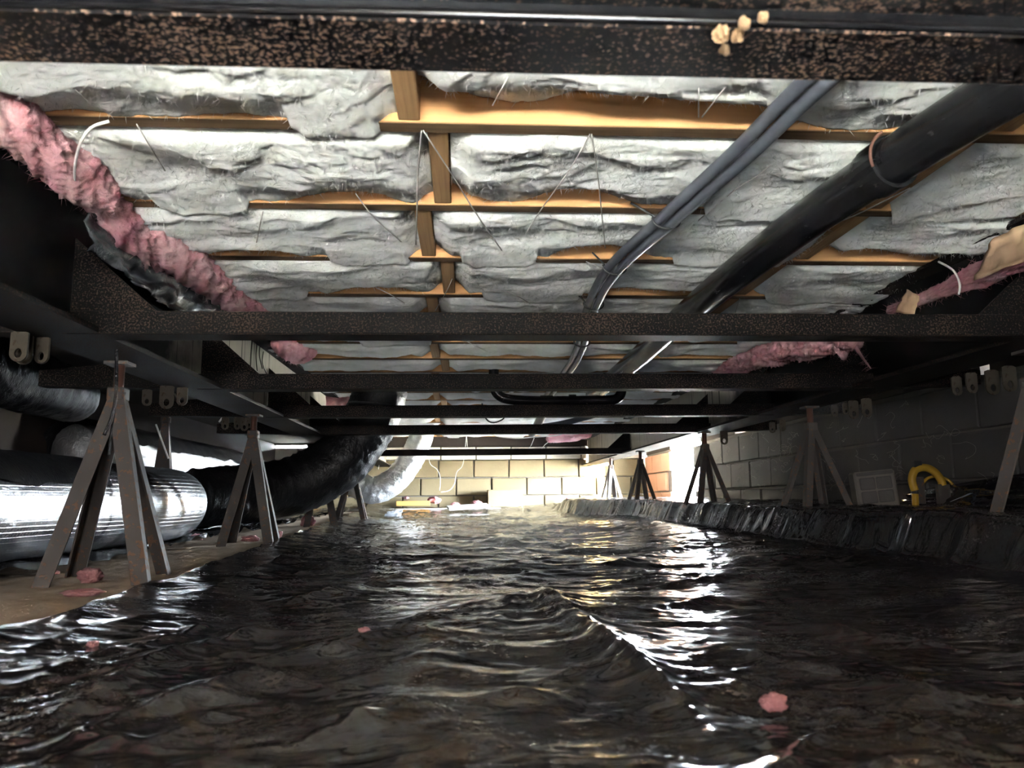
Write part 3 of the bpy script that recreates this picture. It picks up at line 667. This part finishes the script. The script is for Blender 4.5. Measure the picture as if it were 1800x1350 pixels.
for q, (x, y0, y1) in enumerate(((443,597,650),(452,600,652),(458,600,648),(463,618,658))):
    strand('tar_drip', [atx(x,y0,IL+.0065), atx(x-2,(y0+y1)/2,IL+.008), atx(x+(q-1)*3,y1,IL+.007)], .0022, M_TAR, f'{ORD[q]} from left of the thin black tar drips on the cream left beam', 'tar drip', 'thin tar drips')

# ---- black drain pipe
e = empty('drain_pipe', (0,0,0)); tag(e, 'thick black plastic drain pipe slung under the ceiling on the right', 'pipe')
PZ = .80
pp = [Vector((.87,.75,.805)), Vector((.81,1.11,.803)), Vector((.779,1.326,.80)), Vector((.752,1.68,.80)), Vector((.735,2.34,.797)), Vector((.755,3.34,.80)), Vector((.76,4.55,.80))]
MB().tube(smooth_path(pp, 8), .044, 24).build('pipe', M_ABS, e, smooth=True)
c = Vector((.7795,1.33,.80)); dv = (pp[2]-pp[1]).normalized()
MB().tube([c-dv*.05+dv*.028, c+dv*.028], .051, 28).build('coupling', M_ABS, e, smooth=False)
MB().tube([c+dv*.030, c+dv*.043], .0475, 28).build('coupling_collar', M_ABS, e, smooth=False)
def ring(cen, ax, r, w, t, seg=28, a0=0, a1=2*math.pi):
    ax = Vector(ax).normalized(); e1 = ax.cross(Vector((0,0,1))).normalized(); e2 = e1.cross(ax); P = []
    for k in range(seg+1):
        a = a0+(a1-a0)*k/seg; P.append(Vector(cen)+e1*(r*math.cos(a))+e2*(r*math.sin(a)))
    return P
tag(MB().tube(ring(c-dv*.03, dv, .056, .01, .002, 28, R(120), R(200)), .003, 6).build('pipe_strap', M_RUSTROD, smooth=True), 'rusty metal strap around the coupling of the black drain pipe', 'strap')
# ---- trap pipe behind the fourth cross beam
e = empty('trap_pipe', (0,0,0)); tag(e, 'black curved plumbing trap pipe hanging behind the third and fourth cross beams', 'pipe')
YT = 4.15
MB().tube(smooth_path([aty(868,640,YT), aty(869,680,YT), aty(880,697,YT), aty(905,703,YT), aty(960,705,YT), aty(1030,704,YT), aty(1075,703,YT), aty(1089,696,YT), aty(1092,682,YT), aty(1082,668,YT), aty(1060,664,YT)], 8), .027, 16).build('pipe', M_ABS, e, smooth=True)
MB().tube([aty(1000,704,YT), aty(1012,704,YT)], .033, 18).build('coupling', M_ABS, e)
MB().tube([aty(950,705,YT), aty(972,705,YT)], .031, 18).build('coupling', M_ABS, e)
strand('plumbing_pipe', [aty(935,762,6.0), aty(948,740,5.6), aty(958,722,5.3)], .03, M_PEX, 'grey pipe branch seen between the fourth and fifth cross beams', 'pipe', seg=14)
strand('plumbing_pipe', [aty(925,752,5.9), aty(980,746,5.8), aty(1040,731,5.6), aty(1085,716,5.2)], .022, M_PEX, 'grey pipe sloping up to the right behind the fourth cross beam', 'pipe', seg=14)
strand('cable', [aty(846,700,5.6), aty(852,731,5.6), aty(862,742,5.6), aty(876,741,5.6), aty(888,731,5.6), aty(894,700,5.6)], .006, M_DARK, 'dark cable loop sagging between the fourth and fifth cross beams', 'cable')
strand('cable', [aty(852,735,7.6), aty(862,762,7.6), aty(900,770,7.6), aty(940,768,7.6), aty(990,762,7.6), aty(1000,735,7.6)], .006, M_TWINE, 'pale cable sagging at the far end of the ceiling', 'cable')

# ---- the twin grey water pipes
cl = [Vector((.60,.80,.845)), Vector((.548,1.12,.845)), Vector((.520,1.375,.842)), Vector((.469,1.727,.84)), Vector((.418,2.115,.838)), Vector((.432,2.58,.84)), Vector((.50,3.3,.845)), Vector((.53,3.9,.85)), Vector((.54,5.0,.855))]
for s, lab in ((-1, 'left one of the twin grey water pipes under the ceiling'), (1, 'right one of the twin grey water pipes under the ceiling')):
    P = smooth_path([p + Vector((s*.0124, 0, -.006*(s+1))) for p in cl], 8)
    tag(MB().tube(P, .0125, 14).build('water_pipe', M_PEX, smooth=True), lab, 'pipe', 'twin water pipes')
for q, (px, py, lab) in enumerate(((1165,385,'nearest'),(1080,468,'second'),(1045,533,'third'),(1010,600,'fourth'))):
    c = atz(px,py,.838); c.x = float(np.interp(c.y, [p.y for p in cl], [p.x for p in cl])); c.z = .838
    P = [c + Vector((.034*math.cos(a), .006*math.cos(a), .021*math.sin(a)-.002)) for a in np.linspace(R(-200), R(20), 18)]
    P = [c + Vector((-.06-.02*(q==0), .01, .042))] + P + [c + Vector((.035,.01,.042))]
    tag(MB().tube(smooth_path(P, 3), .0028, 6).build('pipe_tie', M_DARK, smooth=True), f'dark plastic tie holding the twin grey pipes, {lab} from the front', 'tie', 'pipe ties')

# ---- twine under the batts
ZT = .858
TW = [((741,230),(735,300),(733,365),(731,430),'hanging straight down left of the centre blocking'),((744,230),(790,300),(840,380),(882,440),'slanting right across the centre blocking'),
      ((1037,236),(1000,300),(950,370),(925,410),'slanting left from the first full joist, middle of the ceiling'),((1040,236),(1052,320),(1060,400),(1064,436),'running almost straight away from the first full joist'),
      ((1228,146),(1228,175),(1228,206),'short and straight beside the grey pipes near the front beam'),((1286,140),(1262,170),(1234,206),'slanting to the joist just left of the grey pipes'),
      ((893,135),(880,160),(866,185),'slanting near the front beam above the middle joist'),((240,218),(262,255),(290,300),'in the upper left beside the pink roll'),
      ((1365,280),(1330,310),(1290,335),(1225,390),'slanting left between the grey pipes and the drain pipe'),((625,340),(655,380),(690,412),(705,425),'slanting right at the left of the third bay'),
      ((462,372),(456,400),(448,440),'in the left of the third bay near the pink strip'),((660,505),(690,520),(735,548),'pale, slanting right just above the second cross beam'),
      ((795,490),(785,512),(765,546),'slanting left past the centre blocking above the second cross beam'),((885,510),(912,522),(950,545),'thin, right of centre above the second cross beam'),
      ((1030,460),(1055,470),(1085,486),'crossing the twin grey pipes'),((1600,330),(1500,380),(1440,400),'faint, at the right beyond the drain pipe'),
      ((1300,525),(1296,538),(1292,552),'short and pale beside the drain pipe above the second cross beam'),((820,600),(840,610),(860,620),'short, just behind the second cross beam')]
for q, t in enumerate(TW):
    pts = [atz(x, y, ZT+(.015 if i in (0, len(t)-2) else 0)) for i, (x, y) in enumerate(t[:-1])]
    strand('twine', pts, .0013 if q > 1 else .0017, M_TWINE, f'twine supporting the batts, {t[-1]}', 'twine', 'insulation support twine')
strand('white_banding', [atz(192,213,.86), atz(160,225,.845), atz(140,255,.83), atz(131,300,.82), atz(133,345,.815)], .0028, M_BAND, 'curved white plastic band in front of the pink roll at upper left', 'band')
strand('white_banding', [atx(1650,460,1.30), atx(1676,476,1.30), atx(1687,500,1.30), atx(1685,518,1.30)], .003, M_BAND, 'curved white plastic band hanging at the upper right', 'band')
for q, (pts, lab) in enumerate(((((752,770),(755,812),(768,825),(774,840),(773,862)),'left one of the loose white strings by the far wall'),(((820,765),(814,815),(803,830),(799,850),(790,862),(775,865)),'right one of the loose white strings by the far wall'),
        (((680,772),(671,795),(665,825)),'white string hanging left of the silver flexible duct'),(((820,765),(821,778),(822,792)),'short white string at the far ceiling right of the silver duct'),(((939,770),(934,782),(929,790)),'left of two slanting white strips at the far ceiling'),(((972,773),(960,780),(951,790)),'right of two slanting white strips at the far ceiling'))):
    strand('loose_string', [aty(x,y,8.6) for x, y in pts], .0035, M_BAND, lab, 'string')
for q, (a, b, lab) in enumerate((((274,746),(296,806),'long white plastic strip leaning by the pier behind the silver duct'),((307,692),(320,715),'short white plastic strip near the wide hanger strap'),((279,724),(290,708),'white plastic tie end beside the longest strap'),((385,742),(393,731),'small white plastic tie end left of the second left pier'))):
    strand('tie_end', [aty(*a,3.6), aty(*b,3.6)], .004, M_BAND, lab, 'plastic tie', sub=2)

# ---- ducts
def duct(name, pts, rad, mat, seed, label, amp=.03, ringlen=.05, seg=40, step=.02, squash=None):
    P = resample(smooth_path(pts, 12), step); n = len(P); ii = np.arange(n)
    rr = np.interp(ii/(n-1), np.linspace(0,1,len(rad)), rad)
    I, K = np.meshgrid(ii, np.arange(seg), indexing='ij'); an = K*2*np.pi/seg; L = I*step
    nz = fbm(L*7+seed, an*0+np.cos(an)*1.6, seed, 3)*.6 + fbm(L*28+np.sin(an)*1.2, np.cos(an)*3, seed+3, 3)*.7 + np.maximum(ridge(L*20+np.sin(an*2)*.5, np.cos(an)*1.5+np.sin(an)*2, seed+4), 0)**2*.5
    q = 1 + amp*nz
    o = MB().tube(P, list(rr), seg, True, lambda i, k: q[i, k]).build(name, mat, smooth=True)
    return o
e = empty('insulated_duct', (0,0,0)); tag(e, 'large silver foil insulated duct lying on the left behind the nearest pier', 'duct')
o = duct('foil_jacket', [(-1.42,.7,.185),(-1.40,1.4,.185),(-1.36,2.2,.19),(-1.32,3.0,.19),(-1.30,3.50,.19),(-1.38,3.82,.19),(-1.55,3.98,.19)], [.155]*6, M_SCRIM, 3, '', .018); o.parent = e
def half_wrap(pts, r, a0, a1, seed):
    P = resample(smooth_path(pts, 12), .02); v = []; seg = 26; n = len(P)
    for i, p in enumerate(P):
        for k in range(seg+1):
            w = k/seg; a = R(a0+(a1-a0)*w) ; rag = float(fbm(np.array(i*.12), np.array(seed*2.), seed, 3))
            a += R(10)*rag*w
            rr = r*(1+.02*float(fbm(np.array(i*.25), np.array(k*.25+seed), seed, 3)))
            v.append(p + Vector((math.cos(a)*rr, 0, math.sin(a)*rr)))
    f = [(i*(seg+1)+k, i*(seg+1)+k+1, (i+1)*(seg+1)+k+1, (i+1)*(seg+1)+k) for i in range(n-1) for k in range(seg)]
    return MB().add(v, f)
half_wrap([(-1.42,.7,.187),(-1.40,1.4,.187),(-1.36,2.2,.192),(-1.335,2.75,.192)], .165, 190, 24, 5).build('outer_wrap', M_WRAP, e, smooth=True)
D2 = [(-2.0,4.15,.47),(-1.94,4.35,.46),(-1.90,4.7,.45),(-1.86,5.2,.44),(-1.78,6.0,.42),(-1.74,6.8,.38)]
e = empty('insulated_duct', (0,0,0)); tag(e, 'crumpled silver foil duct against the left wall behind the piers', 'duct')
o = duct('foil_jacket', D2, [.13,.15,.155,.155,.15,.14], M_FOIL, 8, '', .085); o.parent = e
half_wrap([(x, y, z+.002) for x, y, z in D2], .168, 190, 18, 9).build('outer_wrap', M_WRAP, e, smooth=True)
tag(duct('wrapped_duct', [(-1.80,.9,.69),(-1.70,1.6,.68),(-1.62,2.3,.66),(-1.62,3.0,.65),(-1.70,3.5,.66)], [.11,.12,.12,.11], M_WRAP, 11, '', .07), 'black plastic wrapped duct high at the left edge under the beam', 'duct')
tag(duct('wrapped_duct', [(-1.42,4.27,.22),(-1.25,4.47,.24),(-1.08,4.60,.26),(-.93,4.67,.31),(-.75,4.72,.42),(-.62,4.75,.58),(-.53,4.77,.76),(-.50,4.77,.95)], [.15,.16,.165,.17,.17,.165,.16], M_WRAP, 13, '', .075), 'black plastic wrapped flexible duct curving up to the ceiling on the left', 'duct')
tag(MB().tube(ring(Vector((-.53,4.77,.76)), (.1,0,1), .168, 0,0, 30), .008, 6).build('duct_strap', M_DARK, smooth=True), 'dark strap around the upper end of the rising black duct', 'strap')
Y2 = 7.35
tag(duct('flexible_duct', [aty(748,740,Y2), aty(738,775,Y2), aty(720,812,Y2), aty(692,846,Y2), aty(655,862,Y2), aty(618,845,Y2), aty(585,820,Y2)], [.10,.11,.115,.12,.12,.11], M_FOIL, 17, '', .11, step=.016), 'silver foil flexible duct bending down from the far ceiling like a hook', 'duct')

# ---- things by the right wall
e = empty('square_block', atx(1541,893,1.72)); tag(e, 'tilted grey square block with four recessed panes leaning by the right pier', 'block')
b0 = e.location.copy(); e.rotation_euler = (0, R(-5), R(-12))
hw = .082; hh = .155
MB().box((-hw,-.045,0),(hw,.045,hh)).build('body', M_MORTAR, e, bev=.008)
for i in (0,1):
    for j in (0,1):
        x0 = -hw+.018+i*(hw-.016); z0 = .022+j*(.056)
        MB().box((x0,-.051,z0),(x0+hw-.021,-.044,z0+.050)).build('pane', M_BLOCK, e, bev=.004)
MB().box((-hw+.01,-.052,.137),(hw-.01,-.044,.150)).build('top_band', M_BLOCK, e, bev=.003)
e = empty('gas_riser', (0,0,0)); tag(e, 'yellow bent hose riser arching out of the plastic by the right wall', 'hose')
YG = 3.25
pts = [aty(1610,900,YG), aty(1609,870,YG), aty(1603,845,YG), aty(1607,826,YG), aty(1626,822,YG), aty(1645,830,YG), aty(1655,842,YG), aty(1657,850,YG)]
P = smooth_path([aty(1608,862,YG), aty(1603,843,YG), aty(1609,826,YG), aty(1626,822,YG), aty(1642,829,YG), aty(1653,842,YG), aty(1657,853,YG)], 8)
MB().tube(P, .0165, 14).build('hose', M_YELLOW, e, smooth=True)
MB().tube([aty(1608,858,YG), aty(1610,900,YG)], .0135, 12).build('riser', M_YELLOW, e, smooth=True)
MB().tube([aty(1608,860,YG), aty(1608,868,YG)], .015, 12).build('collar', M_DARK, e)
MB().box(tuple(aty(1605,822,YG)+Vector((0,-.012,0))), tuple(aty(1618,810,YG)+Vector((0,.012,0)))).build('valve_cap', M_DARK, e, bev=.002)
MB().box(tuple(aty(1649,886,YG)+Vector((0,-.012,0))), tuple(aty(1667,851,YG)+Vector((0,.012,0)))).build('post', M_STAND, e, bev=.002)
MB().box(tuple(aty(1613,886,YG)+Vector((0,.016,0))), tuple(aty(1628,838,YG)+Vector((0,.036,0)))).build('post', M_STAND, e, bev=.002)
strand('thin_hose', [aty(1618,853,YG+.05), aty(1632,840,YG+.05), aty(1650,838,YG+.04), aty(1668,845,YG+.03), aty(1680,862,YG+.02), aty(1684,890,YG)], .006, M_YELLOW, 'thin yellow hose looping down beside the thick yellow riser', 'hose', seg=10)
sheet_thing('plastic_scrap', [aty(1670,882,3.0), aty(1745,855,3.2), aty(1750,850,3.2), aty(1752,846,3.25)], M_BAG, 'torn pale plastic edge on the black sheet right of the yellow hose', 'plastic scrap', amp=.004, seed=9)
drape('wall_plastic', [Vector((XR-.02,.6,.33)), Vector((XR-.02,2.0,.30)), Vector((XR-.02,2.8,.275)), Vector((XR-.02,3.6,.21))], [Vector((XR-.12,.6,.13)), Vector((XR-.12,2.0,.13)), Vector((XR-.12,2.8,.13)), Vector((XR-.12,3.6,.13))], M_POLY, 'black plastic turned up against the right wall behind the yellow hose', 'plastic sheet', 6, .015)

# ---- things at the far wall
def plank(name, a, b, w, h, mat, label, cat):
    a, b = Vector(a), Vector(b); d = (b-a); L = d.length; o = MB().box((-L/2,-w/2,0),(L/2,w/2,h)).build(name, mat, bev=.003)
    o.location = (a+b)/2; o.rotation_euler = (0,0,math.atan2(d.y,d.x)); return tag(o, label, cat)
plank('wood_offcut', aty(697,890,8.75), aty(756,888,8.75), .08, .052, M_PLANK, 'orange lumber offcut lying on the far footing right of the silver duct', 'lumber')
plank('wood_offcut', aty(505,893,8.75), aty(560,891,8.75), .08, .045, M_PLANK, 'orange lumber offcut lying on the far footing behind the left piers', 'lumber')
o = MB().box((-.195,-.09,0),(.195,.09,.20)).build('loose_block', M_BLOCKFAR, bev=.008); p = aty(887,884,8.95); o.location = (p.x, 8.92, .10); tag(o, 'loose buff concrete block standing against the far wall', 'concrete block')
o = MB().box((-.21,-.10,0),(.21,.10,.03)).build('foam_board', M_BOARD, bev=.004); p = aty(823,905,8.3); o.location = (p.x, 8.2, .105); o.rotation_euler = (R(6), R(-3), R(8)); tag(o, 'white board lying tilted on the plastic before the far wall', 'board')

# ---- pink scraps on the floor
def scrap(px, py, z, r, label, seed, mat=None, flat=.6, Y=None):
    p = aty(px, py, Y) if Y else atz(px, py, z)
    bm = bmesh.new(); bmesh.ops.create_icosphere(bm, subdivisions=4, radius=1.0); rng = random.Random(seed)
    sx, sy = rng.uniform(.8,1.3), rng.uniform(.7,1.1)
    for v in bm.verts:
        c = v.co; q = 1 + .45*float(fbm(np.array(c.x*1.3+seed), np.array(c.y*1.3+c.z*1.7), seed, 3)) + .35*float(fbm(np.array(c.x*3+c.z*2.3), np.array(c.y*3-c.z*1.9+seed), seed, 4, .65))
        v.co = Vector((c.x*q*r*sx, c.y*q*r*sy, c.z*q*r*flat + r*flat*.8))
    me = bpy.data.meshes.new('scrap'); bm.to_mesh(me); bm.free(); me.polygons.foreach_set('use_smooth', [True]*len(me.polygons))
    o = link('insulation_scrap', me, mat or M_PINK2); o.location = p; return tag(o, label, 'insulation scrap', 'pink insulation scraps')
for q, (px, py, z, r, fl, lab) in enumerate((
    (158,1025,.0,.026,.8,'round pink fluff scrap between the legs of the nearest pier'),(92,1012,.0,.018,.5,'small pale pink scrap behind the legs of the nearest pier'),(143,1047,.0,.036,.22,'flat pink scrap on the concrete in front of the nearest pier'),(250,1018,.0,.012,.7,'small pink scrap right of the nearest pier leg'),
    (345,952,.015,.028,.7,'pink scrap at the sheet edge left of the second pier'),(440,952,.02,.04,.35,'long pink scrap under the second left pier'),(484,948,.02,.025,.9,'pale pink scrap behind the second left pier leg'),
    (540,926,.035,.045,.9,'salmon pink chunk between the third and second left piers'),(1360,1247,.0,.012,.7,'small pale pink tuft alone on the black sheet at the lower right'),(163,1137,.0,.009,.5,'tiny pink scrap on the plastic at lower left'),
    (640,1111,.0,.008,.5,'tiny pink scrap on the plastic left of the long fold'))):
    scrap(px, py, z, r, lab, 40+q, flat=fl)
for q, (px, py, r, lab) in enumerate(((763,884,.075,'pink fluff heap at the right end of the orange offcut'),(838,887,.05,'small pink fluff heap left of the loose block'),(800,889,.04,'flat pink crumbs on the far footing'),(1003,880,.05,'pink crumbs at the foot of the far wall right of the loose block'),(714,877,.03,'pink tuft on top of the orange offcut'))):
    o = scrap(px, py, 0, r, lab, 60+q, flat=.5, Y=8.85)
for q, (px, py, lab) in enumerate(((655,920,'left pale plastic scrap on the sheet near the farthest left pier'),(690,908,'right pale plastic scrap standing up near the farthest left pier'))):
    p = aty(px,py,7.6); sheet_thing('plastic_scrap', [p+Vector((-.09,0,.0)), p+Vector((.07,0,.0)), p+Vector((.10,.05,.07)), p+Vector((-.04,.05,.05))], M_BAG, lab, 'plastic scrap', amp=.012, seed=20+q)

# ---- egg sacs on the near cross beam
for q, (px, py, lab) in enumerate(((1268,60,'largest cream egg sac on the lip of the nearest cross beam'),(1308,40,'upper cream egg sac on the nearest cross beam'),(1297,62,'cream egg sac second from the left on the nearest cross beam'),(1341,31,'rightmost cream egg sac on the nearest cross beam'),(1274,88,'lowest cream egg sac on the underside of the nearest cross beam'))):
    p = atz(px, py, .566); bm = bmesh.new(); bmesh.ops.create_icosphere(bm, subdivisions=3, radius=(.0062,.0045,.0048,.0040,.0042)[q])
    for v in bm.verts: v.co *= 1+.55*float(perlin(np.array(v.co.x*300+q), np.array(v.co.y*400), q))
    me = bpy.data.meshes.new('egg_sac'); bm.to_mesh(me); bm.free(); o = link('egg_sac', me, M_EGG); o.location = p; tag(o, lab, 'egg sac', 'egg sacs')
# ---- cobwebs on the right wall
mb = MB(); rng = random.Random(3)
for k in range(70):
    y = rng.uniform(3.0, 6.6); z = rng.uniform(.25, .66); P = [Vector((XR-.012, y, z))]
    for s in range(6): P.append(P[-1] + Vector((rng.uniform(-.004,.004), rng.uniform(-.06,.06), rng.uniform(-.03,.02))))
    P = [Vector((min(p.x, XR-.006), p.y, p.z)) for p in P]
    mb.tube(smooth_path(P, 3), .0005, 3, False)
tag(mb.build('cobwebs', M_COB), 'dusty cobweb threads across the right block wall', 'cobweb', kind='stuff')
